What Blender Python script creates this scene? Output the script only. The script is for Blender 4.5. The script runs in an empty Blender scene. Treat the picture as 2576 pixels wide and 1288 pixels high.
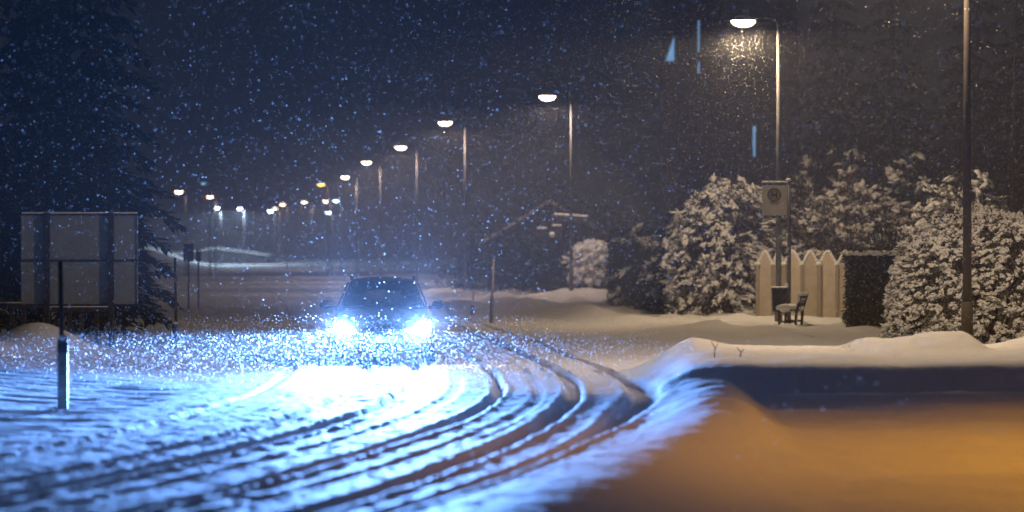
import bpy, bmesh, math, random
import numpy as np
from mathutils import Vector, Matrix

random.seed(7)
rng = np.random.default_rng(11)
SC = bpy.context.scene
COL = SC.collection

# ------------------------------------------------------------------ camera
F = 7000.0                     # focal length in units of a 2576 px wide frame
EYE = 1.9
cam_d = bpy.data.cameras.new('camera')
cam = bpy.data.objects.new('camera', cam_d); COL.objects.link(cam)
cam.location = (0, 0, EYE)
cam.rotation_euler = (math.pi/2 - 4/F, 0, 0)
cam_d.sensor_width = 36.0
cam_d.lens = 36.0*F/2576.0
cam_d.clip_start = 0.5
cam_d.clip_end = 3000
cam_d.dof.use_dof = True
cam_d.dof.focus_distance = 56.0
cam_d.dof.aperture_fstop = 1.0
SC.camera = cam

# ------------------------------------------------------------------ night sky
world = bpy.data.worlds.new('World'); SC.world = world
world.use_nodes = True
bg = world.node_tree.nodes['Background']
bg.inputs['Color'].default_value = (0.62, 0.60, 0.66, 1)
bg.inputs['Strength'].default_value = 0.0145

# ------------------------------------------------------------------ exposure
SC.view_settings.view_transform = 'Standard'
SC.view_settings.look = 'None'
SC.view_settings.exposure = 0.0
SC.view_settings.gamma = 1.0
SC.view_settings.use_curve_mapping = False
SC.cycles.use_denoising = True
SC.cycles.max_bounces = 4
SC.cycles.diffuse_bounces = 2
SC.cycles.glossy_bounces = 2
SC.cycles.transmission_bounces = 3
SC.cycles.transparent_max_bounces = 6
SC.cycles.volume_bounces = 0
SC.cycles.sample_clamp_indirect = 3.0
SC.cycles.use_light_tree = True
HAZE = 0.0023

WARM = (1.0, 0.71, 0.43)
PINK = (1.0, 0.72, 0.55)
BLUE = (0.17, 0.39, 1.0)
SODIUM = (1.0, 0.40, 0.01)

def P(x, y, d):
    """point at distance d seen at pixel (x, y) of the 2576 px wide photograph"""
    return Vector(((x-1288)/F*d, d, EYE-(y-640)/F*d))
def PX(x, d): return (x-1288)/F*d
def PZ(y, d): return EYE-(y-640)/F*d

# ------------------------------------------------------------------ helpers
def tag(o, label=None, cat=None, group=None, kind=None):
    if label: o['label'] = label
    if cat: o['category'] = cat
    if group: o['group'] = group
    if kind: o['kind'] = kind
    return o

def empty(name, loc, rz=0.0):
    o = bpy.data.objects.new(name, None); COL.objects.link(o)
    o.location = loc; o.rotation_euler = (0, 0, rz); o.empty_display_size = 0.2
    return o

def link(name, me, m, parent=None, smooth=False):
    o = bpy.data.objects.new(name, me); COL.objects.link(o)
    if m is not None and len(me.materials) == 0: me.materials.append(m)
    if parent is not None: o.parent = parent
    if smooth:
        me.polygons.foreach_set('use_smooth', [True]*len(me.polygons))
    return o

def np_mesh(name, V, Fc):
    V = np.asarray(V, dtype=np.float32); Fc = np.asarray(Fc, dtype=np.int32)
    me = bpy.data.meshes.new(name)
    k = Fc.shape[1]; n = Fc.shape[0]
    me.vertices.add(len(V)); me.vertices.foreach_set('co', V.ravel())
    me.loops.add(n*k); me.loops.foreach_set('vertex_index', Fc.ravel())
    me.polygons.add(n)
    me.polygons.foreach_set('loop_start', np.arange(0, n*k, k, dtype=np.int32))
    me.update(calc_edges=True)
    return me

class MB:
    """collects simple solids into one mesh"""
    def __init__(s): s.bm = bmesh.new()
    def box(s, c, size, rot=None, bevel=0.0):
        r = bmesh.ops.create_cube(s.bm, size=1.0)
        M = Matrix.Translation(Vector(c)) @ (rot.to_4x4() if rot is not None else Matrix.Identity(4)) @ Matrix.Diagonal((*size, 1))
        bmesh.ops.transform(s.bm, matrix=M, verts=r['verts'])
        if bevel > 0:
            es = list({e for v in r['verts'] for e in v.link_edges})
            bmesh.ops.bevel(s.bm, geom=es, offset=bevel, segments=2, affect='EDGES', profile=0.5)
        return s
    def tube(s, p0, p1, r0, r1=None, seg=8, caps=True):
        p0, p1 = Vector(p0), Vector(p1); r1 = r0 if r1 is None else r1
        d = p1-p0; L = d.length
        if L < 1e-6: return s
        q = d.to_track_quat('Z', 'Y').to_matrix().to_4x4()
        r = bmesh.ops.create_cone(s.bm, cap_ends=caps, segments=seg, radius1=r0, radius2=max(r1, 1e-4), depth=L)
        bmesh.ops.transform(s.bm, matrix=Matrix.Translation((p0+p1)/2) @ q, verts=r['verts'])
        return s
    def ball(s, c, rad, sub=2, rot=None):
        r = bmesh.ops.create_icosphere(s.bm, subdivisions=sub, radius=1.0)
        M = Matrix.Translation(Vector(c)) @ (rot.to_4x4() if rot is not None else Matrix.Identity(4)) @ Matrix.Diagonal((*rad, 1))
        bmesh.ops.transform(s.bm, matrix=M, verts=r['verts'])
        return s
    def prism(s, pts, ext):
        """polygon (list of 3-vectors) extruded by ext"""
        vs = [s.bm.verts.new(Vector(p)) for p in pts]
        f = s.bm.faces.new(vs)
        r = bmesh.ops.extrude_face_region(s.bm, geom=[f])
        nv = [g for g in r['geom'] if isinstance(g, bmesh.types.BMVert)]
        bmesh.ops.translate(s.bm, vec=Vector(ext), verts=nv)
        return s
    def lathe(s, prof, c=(0, 0, 0), seg=24, sx=1.0, sy=1.0):
        rings = []
        for r, z in prof:
            rings.append([s.bm.verts.new((c[0]+sx*r*math.cos(2*math.pi*k/seg), c[1]+sy*r*math.sin(2*math.pi*k/seg), c[2]+z)) for k in range(seg)])
        for a, b in zip(rings, rings[1:]):
            for k in range(seg):
                s.bm.faces.new((a[k], a[(k+1) % seg], b[(k+1) % seg], b[k]))
        for rr in (rings[0], rings[-1]):
            try: s.bm.faces.new(rr)
            except Exception: pass
        return s
    def build(s, name, m, parent=None, smooth=False):
        bmesh.ops.recalc_face_normals(s.bm, faces=s.bm.faces)
        me = bpy.data.meshes.new(name); s.bm.to_mesh(me); s.bm.free()
        return link(name, me, m, parent, smooth)

def copy_tree(o, parent=None):
    c = o.copy(); COL.objects.link(c); c.parent = parent
    for ch in list(o.children): copy_tree(ch, c)
    return c

# value noise
TAB = rng.random((256, 256)).astype(np.float64)
def vnoise(x, y, seed=0):
    x = np.asarray(x, float)+seed*37.17; y = np.asarray(y, float)+seed*91.73
    xi = np.floor(x).astype(int); yi = np.floor(y).astype(int)
    fx = x-xi; fy = y-yi
    fx = fx*fx*fx*(fx*(fx*6-15)+10); fy = fy*fy*fy*(fy*(fy*6-15)+10)
    a = TAB[xi & 255, yi & 255]; b = TAB[(xi+1) & 255, yi & 255]
    c = TAB[xi & 255, (yi+1) & 255]; d = TAB[(xi+1) & 255, (yi+1) & 255]
    return (a*(1-fx)+b*fx)*(1-fy)+(c*(1-fx)+d*fx)*fy-0.5
def fbm(x, y, seed=0, oct=3, gain=0.5):
    s = 0; a = 1.0
    for k in range(oct):
        s = s+a*vnoise(x*2**k, y*2**k, seed+k*5); a *= gain
    return s
def sstep(a, b, x):
    t = np.clip((x-a)/(b-a), 0, 1); return t*t*(3-2*t)

# ------------------------------------------------------------------ materials
def mat(name, col, rough=0.7, spec=0.3, metal=0.0, noise=None, bump=None):
    """noise = (scale, second colour, contrast); bump = (scale, strength, distance)"""
    m = bpy.data.materials.new(name); m.use_nodes = True
    nt = m.node_tree; b = nt.nodes['Principled BSDF']
    b.inputs['Base Color'].default_value = (*col, 1)
    b.inputs['Roughness'].default_value = rough
    b.inputs['Metallic'].default_value = metal
    b.inputs['Specular IOR Level'].default_value = spec
    tc = nt.nodes.new('ShaderNodeTexCoord')
    if noise:
        n = nt.nodes.new('ShaderNodeTexNoise'); n.inputs['Scale'].default_value = noise[0]; n.inputs['Detail'].default_value = 4
        nt.links.new(tc.outputs['Object'], n.inputs['Vector'])
        r = nt.nodes.new('ShaderNodeMapRange'); r.inputs['From Min'].default_value = 0.5-noise[2]; r.inputs['From Max'].default_value = 0.5+noise[2]
        nt.links.new(n.outputs['Fac'], r.inputs['Value'])
        x = nt.nodes.new('ShaderNodeMix'); x.data_type = 'RGBA'
        x.inputs['A'].default_value = (*col, 1); x.inputs['B'].default_value = (*noise[1], 1)
        nt.links.new(r.outputs['Result'], x.inputs['Factor'])
        nt.links.new(x.outputs['Result'], b.inputs['Base Color'])
    if bump:
        n = nt.nodes.new('ShaderNodeTexNoise'); n.inputs['Scale'].default_value = bump[0]; n.inputs['Detail'].default_value = 5
        nt.links.new(tc.outputs['Object'], n.inputs['Vector'])
        bp = nt.nodes.new('ShaderNodeBump'); bp.inputs['Strength'].default_value = bump[1]; bp.inputs['Distance'].default_value = bump[2]
        nt.links.new(n.outputs['Fac'], bp.inputs['Height'])
        nt.links.new(bp.outputs['Normal'], b.inputs['Normal'])
    return m

def emit(name, col, strength):
    m = bpy.data.materials.new(name); m.use_nodes = True
    nt = m.node_tree; nt.nodes.clear()
    o = nt.nodes.new('ShaderNodeOutputMaterial'); e = nt.nodes.new('ShaderNodeEmission')
    e.inputs['Color'].default_value = (*col, 1); e.inputs['Strength'].default_value = strength
    nt.links.new(e.outputs[0], o.inputs['Surface'])
    m.cycles.emission_sampling = 'NONE'
    return m

def snow_ground_mat():
    m = bpy.data.materials.new('snow_ground'); m.use_nodes = True
    nt = m.node_tree; b = nt.nodes['Principled BSDF']
    b.inputs['Roughness'].default_value = 0.75; b.inputs['Specular IOR Level'].default_value = 0.2
    tc = nt.nodes.new('ShaderNodeTexCoord')
    at = nt.nodes.new('ShaderNodeAttribute'); at.attribute_name = 'slush'
    n = nt.nodes.new('ShaderNodeTexNoise'); n.inputs['Scale'].default_value = 5; n.inputs['Detail'].default_value = 6
    nt.links.new(tc.outputs['Object'], n.inputs['Vector'])
    ad = nt.nodes.new('ShaderNodeMath'); ad.operation = 'MULTIPLY_ADD'; ad.inputs[1].default_value = 0.5; ad.inputs[2].default_value = -0.27
    nt.links.new(n.outputs['Fac'], ad.inputs[0])
    s = nt.nodes.new('ShaderNodeMath'); s.operation = 'ADD'; s.use_clamp = True
    nt.links.new(ad.outputs[0], s.inputs[0]); nt.links.new(at.outputs['Fac'], s.inputs[1])
    x = nt.nodes.new('ShaderNodeMix'); x.data_type = 'RGBA'
    x.inputs['A'].default_value = (0.84, 0.85, 0.87, 1); x.inputs['B'].default_value = (0.24, 0.21, 0.19, 1)
    nt.links.new(s.outputs[0], x.inputs['Factor']); nt.links.new(x.outputs['Result'], b.inputs['Base Color'])
    n2 = nt.nodes.new('ShaderNodeTexNoise'); n2.inputs['Scale'].default_value = 9; n2.inputs['Detail'].default_value = 5
    nt.links.new(tc.outputs['Object'], n2.inputs['Vector'])
    bp = nt.nodes.new('ShaderNodeBump'); bp.inputs['Strength'].default_value = 0.6; bp.inputs['Distance'].default_value = 0.03
    nt.links.new(n2.outputs['Fac'], bp.inputs['Height']); nt.links.new(bp.outputs['Normal'], b.inputs['Normal'])
    return m

M = {}
M['ground'] = snow_ground_mat()
M['snow'] = mat('snow', (0.84, 0.85, 0.87), 0.8, 0.2, bump=(14, 0.5, 0.03))
M['steel'] = mat('galvanised_steel', (0.16, 0.16, 0.165), 0.55, 0.3, 0.2, noise=(6, (0.11, 0.11, 0.115), 0.2))
M['darkpole'] = mat('weathered_pole', (0.06, 0.05, 0.042), 0.8, 0.2, noise=(3, (0.04, 0.034, 0.03), 0.25), bump=(30, 0.4, 0.01))
M['housing'] = mat('lamp_housing', (0.08, 0.08, 0.085), 0.6, 0.3)
M['wood'] = mat('fence_wood', (0.58, 0.51, 0.40), 0.8, 0.2, noise=(4, (0.46, 0.40, 0.31), 0.25), bump=(18, 0.4, 0.01))
M['wood_grey'] = mat('grey_wood', (0.36, 0.31, 0.245), 0.8, 0.2, noise=(4, (0.28, 0.24, 0.19), 0.25))
M['wood_dark'] = mat('dark_wood', (0.08, 0.06, 0.045), 0.8, 0.2, noise=(5, (0.05, 0.04, 0.03), 0.25))
M['leaf'] = mat('evergreen_leaf', (0.045, 0.06, 0.03), 0.8, 0.15, noise=(2.5, (0.03, 0.04, 0.025), 0.2))
M['leaf_brown'] = mat('brown_hedge_leaf', (0.11, 0.08, 0.05), 0.85, 0.15, noise=(2.5, (0.07, 0.05, 0.035), 0.2))
M['leaf_dry'] = mat('dry_brown_leaf', (0.30, 0.22, 0.13), 0.85, 0.15, noise=(2.5, (0.20, 0.15, 0.09), 0.2))
M['bark'] = mat('bark', (0.09, 0.07, 0.055), 0.9, 0.1, noise=(6, (0.05, 0.04, 0.035), 0.2), bump=(12, 0.6, 0.03))
M['paint'] = mat('car_paint', (0.05, 0.07, 0.11), 0.3, 0.5, 0.0, noise=(1.2, (0.07, 0.08, 0.1), 0.3))
M['glass'] = mat('car_glass', (0.012, 0.014, 0.018), 0.08, 0.5)
M['black'] = mat('black_plastic', (0.02, 0.02, 0.022), 0.6, 0.3)
M['rubber'] = mat('tyre_rubber', (0.022, 0.022, 0.024), 0.85, 0.2)
M['alloy'] = mat('wheel_alloy', (0.4, 0.4, 0.42), 0.4, 0.5, 0.8)
M['plate'] = mat('white_plate', (0.7, 0.7, 0.68), 0.5, 0.3)
M['signback'] = mat('sign_back_grey', (0.33, 0.36, 0.37), 0.6, 0.3, 0.2, noise=(1.8, (0.26, 0.29, 0.30), 0.25))
M['signface'] = mat('stop_sign_plate', (0.62, 0.57, 0.46), 0.6, 0.3, noise=(4, (0.54, 0.49, 0.39), 0.25))
M['signgreen'] = mat('dark_green_print', (0.02, 0.04, 0.025), 0.6, 0.3)
M['signyellow'] = mat('dull_yellow_print', (0.30, 0.22, 0.08), 0.6, 0.3)
M['bin'] = mat('dark_blue_bin', (0.015, 0.018, 0.028), 0.6, 0.3)
M['postwhite'] = mat('white_marker_plastic', (0.15, 0.15, 0.15), 0.5, 0.3, noise=(5, (0.12, 0.12, 0.12), 0.2))
M['wall'] = mat('dark_render', (0.085, 0.08, 0.08), 0.9, 0.1, noise=(0.6, (0.065, 0.06, 0.065), 0.2))
M['roof'] = mat('roof_tile', (0.10, 0.07, 0.06), 0.9, 0.1)
M['glassdark'] = mat('dark_window_glass', (0.02, 0.022, 0.028), 0.1, 0.5)
M['frame'] = mat('window_frame', (0.3, 0.3, 0.3), 0.6, 0.3)
M['lens_warm'] = emit('lamp_glow_warm', (1.0, 0.84, 0.58), 15)
M['lens_pink'] = emit('lamp_glow_pink', (1.0, 0.80, 0.60), 15)
M['lens_blue'] = emit('lamp_glow_cool', (0.70, 0.86, 1.0), 60)
M['lens_cyan'] = emit('lamp_glow_cyan', (0.45, 0.80, 1.0), 22)
M['lens_dimcyan'] = emit('lamp_glow_dim_cyan', (0.16, 0.36, 0.52), 2.5)
M['lens_orange'] = emit('lamp_glow_orange', (1.0, 0.62, 0.38), 24)
M['lens_yellow'] = emit('lamp_glow_yellow', (1.0, 0.62, 0.12), 9)
M['lens_sodium'] = emit('lamp_glow_sodium', (1.0, 0.55, 0.15), 14)
M['headlight'] = emit('headlight_glow', (0.86, 0.94, 1.0), 160)
M['window_blue'] = emit('lit_window_blue', (0.22, 0.52, 0.95), 0.75)
def flake_mat():
    m = bpy.data.materials.new('snowflake'); m.use_nodes = True
    nt = m.node_tree; nt.nodes.clear()
    o = nt.nodes.new('ShaderNodeOutputMaterial'); d = nt.nodes.new('ShaderNodeBsdfDiffuse'); t = nt.nodes.new('ShaderNodeBsdfTranslucent'); a = nt.nodes.new('ShaderNodeAddShader')
    d.inputs['Color'].default_value = (0.45, 0.45, 0.46, 1); t.inputs['Color'].default_value = (0.45, 0.45, 0.46, 1)
    nt.links.new(d.outputs[0], a.inputs[0]); nt.links.new(t.outputs[0], a.inputs[1]); nt.links.new(a.outputs[0], o.inputs['Surface'])
    return m
M['flake'] = flake_mat()

# ------------------------------------------------------------------ terrain
T1D = np.array([8, 14, 20.9, 23.5, 24.6, 27.4, 30.2, 33.2, 38, 44.2, 55, 70, 100, 133, 190, 226, 355, 460])
T1X = np.array([-6.6, -4.4, -2.62, -2.1, -1.85, -1.32, -0.81, -0.42, -0.12, -0.26, -1.0, -2.2, -4.9, -8.0, -14.5, -18.5, -33.8, -46])
_dd = np.linspace(8, 460, 4521)
_xx = np.interp(_dd, T1D, T1X)
for _ in range(3):
    k = np.ones(41)/41; _xx = np.convolve(np.pad(_xx, 20, mode='reflect', reflect_type='odd'), k, 'valid')
def T1(d): return np.interp(d, _dd, _xx)
# ruts: offset from T1 as function of distance, half width, depth
RUTS = [
    ([8, 25, 36, 48, 460], [-2.05, -2.0, -2.1, -2.0, -2.0], 0.10, 0.040),
    ([8, 25, 36, 48, 460], [-1.40, -1.40, -1.35, -1.2, -1.2], 0.11, 0.075),
    ([8, 460], [0.0, 0.0], 0.10, 0.085),
    ([8, 21, 26, 33, 44, 460], [1.3, 1.3, 1.22, 1.0, 1.08, 1.1], 0.12, 0.085),
    ([8, 25, 33, 38, 45, 460], [2.0, 1.95, 1.82, 1.98, 1.9, 1.9], 0.19, 0.095),
    ([8, 460], [-3.3, -3.3], 0.09, 0.035),
    ([8, 25, 48, 460], [-0.75, -0.70, -0.55, -0.55], 0.09, 0.018),
    ([8, 25, 48, 460], [0.62, 0.60, 0.50, 0.50], 0.08, 0.016),
]
def lip_x(d): return np.interp(d, [20, 25, 27, 30, 36, 40, 46], [2.0, 2.2, 2.32, 2.56, 2.8, 2.9, 3.0])

def gauss(x, d, cx, cd, sx, sd, h):
    return h*np.exp(-((x-cx)/sx)**2-((d-cd)/sd)**2)

def height(x, d):
    """snow surface height and slush (packed dirty snow) amount at ground position"""
    v = x-T1(d)
    z = 0.05*fbm(x*0.25, d*0.12, 1, 3)
    slush = np.zeros_like(z)
    near = 1-sstep(60, 110, d)
    onroad = sstep(-4.4, -3.9, v)*(1-sstep(2.5, 2.9, v))
    # loose chunky snow on the carriageway, wind ripples elsewhere
    rough = (0.013*fbm(x*4.2, d*2.2, 2, 3, 0.6)+0.007*fbm(x*11, d*8, 3, 2))*near
    rip = (0.024*(1-0.88*sstep(1.5, 2.6, v)*(1-sstep(6, 8, v))*(1-sstep(38, 46, d)))*fbm(x*0.9+0.5*fbm(x*.7, d*.7, 8), d*3.4, 4, 3, 0.55)+0.008*fbm(x*4, d*9, 5, 2))*near
    z = z+rough*onroad+rip*(1-onroad)
    for i, (rd, ro, hw, dep) in enumerate(RUTS):
        o = np.interp(d, rd, ro)+0.05*vnoise(d*0.22, 0*d, 20+i)+0.025*fbm(d*2.2, x*1.5, 30+i, 2)
        w = hw*(1+0.35*vnoise(d*0.35, 0*d+3, 40+i))
        if i == 4: w = w*(0.45+0.75*np.exp(-((d-36)/5.0)**2))
        if i == 2: w = w*(0.8+0.3*np.exp(-((d-32)/5.0)**2))
        a = np.abs(v-o)
        cut = 1-sstep(w*0.72, w*1.12, a)
        berm = np.exp(-((a-w*1.55)/(w*0.45))**2)
        fade = 1-0.55*sstep(60, 140, d)
        z = z-dep*cut*fade*(0.95+0.25*fbm(x*2, d*1.2, 50+i, 2))+0.024*min(1.0, dep/0.07)*berm*fade*(0.95+0.4*fbm(x*6, d*4.5, 60+i, 2))
        slush = np.maximum(slush, cut*(0.55 if dep > 0.05 else 0.25))
    # left verge rises slowly, mound beside the marker post
    z = z+0.22*sstep(-4.3, -8.5, v)*(1-sstep(50, 60, d))+0.30*sstep(-8, -14, v)
    z = z+gauss(x, d, -8.4, 49.5, 0.8, 1.6, 0.50)+gauss(x, d, -9.1, 46.5, 0.7, 1.2, 0.30)
    # right hand windrow along the road edge, cut steeply on its far side
    lx = lip_x(d)
    wr = sstep(1.55, 2.5, x+(2.8-lx)*1.0)*(1-sstep(lx-0.10, lx+0.50, x))
    wh = 0.27*sstep(25.5, 33, d)*(1-sstep(42, 46, d))
    z = z+wr*wh*(1+0.5*fbm(x*1.2, d*0.8, 70, 2))
    z = z+0.07*np.exp(-((v-2.9)/0.8)**2)*(1-sstep(28, 33, d))*(1+0.2*fbm(x*0.8, d*0.5, 83, 2))  # low ridge added to shadow the ground beyond it from the headlights
    z = z-0.09*sstep(3.0, 4.6, v)*(1-sstep(30, 36, d))  # side road lowered to keep the headlight beams off it
    # flat topped snow island beyond the side road
    e = 0.25*fbm(x*0.6, d*0.1, 71, 2)
    e = e+0.16*fbm(x*1.7, d*0.6, 81, 3)
    front = np.clip(0.76*sstep(36.95+e, 37.4+e, d)+0.18*sstep(34.6+1.8*e, 37.1+e, d)+0.06*sstep(37.2+e, 38.8+e, d), 0, 1)
    back = 1-sstep(45.2, 48.0, d+0.5*fbm(x*0.8, d*0.3, 72, 2))
    left = sstep(1.75, 2.95, x+0.10*fbm(d*0.7, x*0.3, 73))
    isl = front*back*left
    top = 0.42+0.045*fbm(x*0.7, d*0.5, 74, 3)+0.022*fbm(x*3.1, d*2.3, 84, 3)+0.14*np.exp(-((x-2.95)/0.5)**2-((d-44.6)/1.3)**2)
    z = z*(1-isl)+isl*top
    z = z+back*front*left*(gauss(x, d, 6.55, 42.6, 0.42, 1.1, 0.25)+gauss(x, d, 5.9, 43.0, 0.5, 1.2, 0.17)+gauss(x, d, 5.45, 43.6, 0.28, 0.9, 0.12)+gauss(x, d, 6.9, 42.2, 0.22, 0.8, 0.16))
    z = z+gauss(x, d, 9.3, 42.0, 1.25, 3.2, 0.62)*(1+0.4*fbm(x*1.3, d*0.8, 75, 2))
    # kerb ridge and footway snow at the bus stop, bank further on
    edge = 3.6+0.02*(d-60)
    kx = np.interp(d, [50, 62, 75, 95, 130, 200], [3.4, 4.4, 3.2, 0.2, -3.6, -11.0])
    zz = sstep(0.0, 1.2, x-kx+0.4*fbm(d*0.3, x*0.2, 76, 2))*sstep(56, 66, d)
    lump = np.maximum(0, fbm(x*0.8, d*0.45, 77, 3))
    z = z+zz*(0.07+0.30*lump)
    ridge = np.exp(-((x-kx-0.4)/0.8)**2)*sstep(60, 70, d)
    z = z+ridge*(0.10+0.28*np.maximum(0, fbm(d*0.22, x*0.5, 78, 2)+0.15))
    # lit bank beside the signpost
    z = z+gauss(x, d, 2.6, 112, 2.4, 4.0, 0.40)+gauss(x, d, -0.4, 97, 2.0, 3.5, 0.16)+gauss(x, d, -1.7, 92, 1.2, 2.0, 0.40)
    # far field climbs gently
    z = z+2.2*sstep(-3.5, -14, v)*sstep(300, 340, d)+1.2*sstep(330, 460, d)
    # low roughness on the near side road
    sr = sstep(lx+0.1, lx+0.5, x)*(1-sstep(36.0, 37.2, d))
    z = z+sr*(0.09*fbm(x*0.4, d*0.8, 79, 3)+0.035*fbm(x*1.6, d*2.4, 85, 3))
    return z, slush

def terrain(name, vs, ds, smooth=True):
    ds = np.asarray(ds); vs = np.asarray(vs)
    D, Vv = np.meshgrid(ds, vs, indexing='ij')
    X = T1(D)+Vv
    Z, S = height(X, D)
    V = np.stack([X, D, Z], -1).reshape(-1, 3)
    n, m_ = D.shape
    idx = np.arange(n*m_).reshape(n, m_)
    Fc = np.stack([idx[:-1, :-1], idx[:-1, 1:], idx[1:, 1:], idx[1:, :-1]], -1).reshape(-1, 4)
    return V, Fc, S.ravel()

def terrain_obj(name, grids):
    Vs, Fs, Ss, o = [], [], [], 0
    for vs, ds in grids:
        V, Fc, S = terrain(name, vs, ds)
        Vs.append(V); Fs.append(Fc+o); Ss.append(S); o += len(V)
    me = np_mesh(name, np.concatenate(Vs), np.concatenate(Fs))
    at = me.attributes.new('slush', 'FLOAT', 'POINT')
    at.data.foreach_set('value', np.concatenate(Ss).astype(np.float32))
    ob = link(name, me, M['ground'], None, True)
    ob['kind'] = 'structure'
    return ob

d_near = np.concatenate([np.arange(9, 20, 0.12), np.arange(20, 50, 0.055), np.arange(50, 62.01, 0.12)])
d_far = np.concatenate([[d_near[-1]], np.arange(d_near[-1]+0.25, 130, 0.3), np.arange(130, 460, 1.2)])
VL, VR = -4.4, 3.0
v_road = np.linspace(VL, VR, 200)
v_roadf = np.linspace(VL, VR, 90)
terrain_obj('road', [(v_road, d_near), (v_roadf, d_far)])
v_left = np.concatenate([-np.geomspace(60, 8.2, 40), np.arange(-8.1, VL, 0.06), [VL]])
v_leftf = np.concatenate([-np.geomspace(90, 4.4, 50)])
terrain_obj('left_verge', [(v_left, d_near), (v_leftf, d_far)])
v_right = np.concatenate([np.arange(VR, 9.0, 0.06), np.geomspace(9.0, 60, 40)])
v_rightf = np.concatenate([np.arange(VR, 14, 0.14), np.geomspace(14, 90, 30)])
terrain_obj('right_verge', [(v_right, d_near), (v_rightf, d_far)])
b = MB(); b.box((0, 400, -1.2), (2400, 2400, 0.2)); g = b.build('ground', M['snow']); g['kind'] = 'structure'

def gz(x, d):
    z, _ = height(np.array([float(x)]), np.array([float(d)])); return float(z[0])

# ------------------------------------------------------------------ street lamps
def light(kind, name, loc, energy, col, rad=0.1, parent=None, spot=None, blend=0.5, rot=None):
    l = bpy.data.lights.new(name, kind); l.energy = energy; l.color = col
    l.shadow_soft_size = rad
    if kind == 'SPOT': l.spot_size = spot; l.spot_blend = blend
    o = bpy.data.objects.new(name, l); COL.objects.link(o); o.location = loc
    if rot: o.rotation_euler = rot
    if parent: o.parent = parent
    return o

def street_lamp(x, d, label, top=8.2, lens='lens_warm', power=900, col=WARM, arm=0.95, icicles=False, pole_r=0.085, polemat='steel', name='street_lamp', group='street lamps along the right side of the road', head=0.34, side=-1, glowz=-0.30, spot=None, base=None, tilt=0.0):
    z0 = (gz(x, d) if base is None else base)
    t = empty(name, (x, d, z0-0.05)); tag(t, label, 'street lamp', group)
    h = top-z0+0.05
    b = MB(); b.tube((0, 0, 0), (0, 0, 1.0), pole_r*1.25, pole_r*1.2, 12); b.tube((0, 0, 1.0), (0, 0, h-0.05), pole_r*0.95, pole_r*0.55, 12)
    b.build('pole', M[polemat], t, True)
    b = MB(); pts = [(0, 0, h-0.12), (side*0.12, 0, h+0.04), (side*0.35, 0, h+0.10), (side*(arm-head*0.75), 0, h+0.10)]
    for p, q in zip(pts, pts[1:]): b.tube(p, q, 0.022, 0.020, 8)
    b.build('arm', M['housing'], t, True)
    hx = side*arm
    b = MB(); b.lathe([(head, 0.07), (head*0.97, 0.09), (head*0.80, 0.13), (head*0.45, 0.16), (0.03, 0.17)], (hx, 0, h-0.05), 20, 1.0, 0.62)
    hd = b.build('lamp_head', M['housing'], t, True)
    b = MB(); b.lathe([(0.02, -0.12), (head*0.35, -0.112), (head*0.70, -0.07), (head*0.92, 0.0), (head*0.99, 0.065)], (hx, 0, h-0.05), 20, 1.0, 0.62)
    b.build('lens', M[lens], hd, True)
    b = MB(); b.lathe([(head*0.85, 0.135), (head*0.7, 0.17), (head*0.4, 0.21), (0.02, 0.225)], (hx, 0, h-0.05), 16, 0.95, 0.6)
    b.build('snow_cap', M['snow'], hd, True)
    if icicles:
        for k in range(11):
            a = 2*math.pi*k/11+0.2
            ix, iy = hx+head*0.99*math.cos(a), 0.62*head*0.99*math.sin(a)
            L = random.uniform(0.05, 0.16)
            b = MB(); b.tube((ix, iy, h+0.02), (ix, iy, h+0.02-L), 0.016, 0.003, 6); b.build('icicle', M['ice'], hd, True)
    if power:
        spot = spot or math.radians(177)
        l = light('SPOT', 'lamp_light', (hx, 0, h+glowz), power, col, 0.16, t, spot, (0.55 if spot < 2.2 else 0.12), (tilt, 0, 0))
    return t

def ice_mat():
    m = bpy.data.materials.new('ice'); m.use_nodes = True; b = m.node_tree.nodes['Principled BSDF']
    b.inputs['Base Color'].default_value = (0.9, 0.93, 0.95, 1); b.inputs['Roughness'].default_value = 0.15
    b.inputs['Transmission Weight'].default_value = 0.6; b.inputs['IOR'].default_value = 1.31
    return m
M['ice'] = ice_mat()

ARM = 0.95
row = [  # lamp head x, y in the photograph, pole x, label
    (1870, 53, 1958, 'tall lit street lamp hung with icicles, rising behind the bus stop sign', 'lens_warm', 1750, WARM),
    (1377, 243, 1444, 'lit street lamp beside the snow capped direction signpost', 'lens_pink', 1156, PINK),
    (1120, 308, 1168, 'lit street lamp, third nearest of the lit row along the road', 'lens_pink', 1294, PINK),
    (1008, 370, 1046, 'lit street lamp, fourth nearest of the lit row along the road', 'lens_pink', 1294, PINK),
    (922, 408, 956, 'lit street lamp, fifth nearest of the lit row, above the car roof', 'lens_warm', 1387, PINK),
    (868, 445, 897, 'lit street lamp, sixth nearest of the lit row, left of the car roof centre', 'lens_warm', 1387, PINK),
    (765, 508, 784, 'lit street lamp, seventh of the row, the large white one low in the distance', 'lens_warm', 1387, PINK),
]
for i, (hx, hy, px, lab, ln, pw, cl) in enumerate(row):
    s = (640-hy)/6.3; d = F/s
    x = PX(hx, d)+ARM
    street_lamp(x, d, lab, lens=ln, power=pw, col=cl, icicles=(i == 0), pole_r=0.085 if i == 0 else 0.068)

# lamp whose head is above the picture: only its dark pole shows in front of the right bush
dp = 46.8
street_lamp(PX(2433, dp), dp, 'thick dark pole in front of the snowy round bush at right', power=2700, col=WARM, pole_r=0.082, polemat='darkpole', spot=math.radians(143), tilt=math.radians(18.5))
# sodium lamp of the side road, out of the picture at right; it lights the near snow orange
street_lamp(9.2, 26.5, 'orange side road lamp out of the picture at right', top=7.0, lens='lens_sodium', power=1450, col=SODIUM, arm=1.2, polemat='steel', spot=math.radians(121), group='side road lamps')

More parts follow.
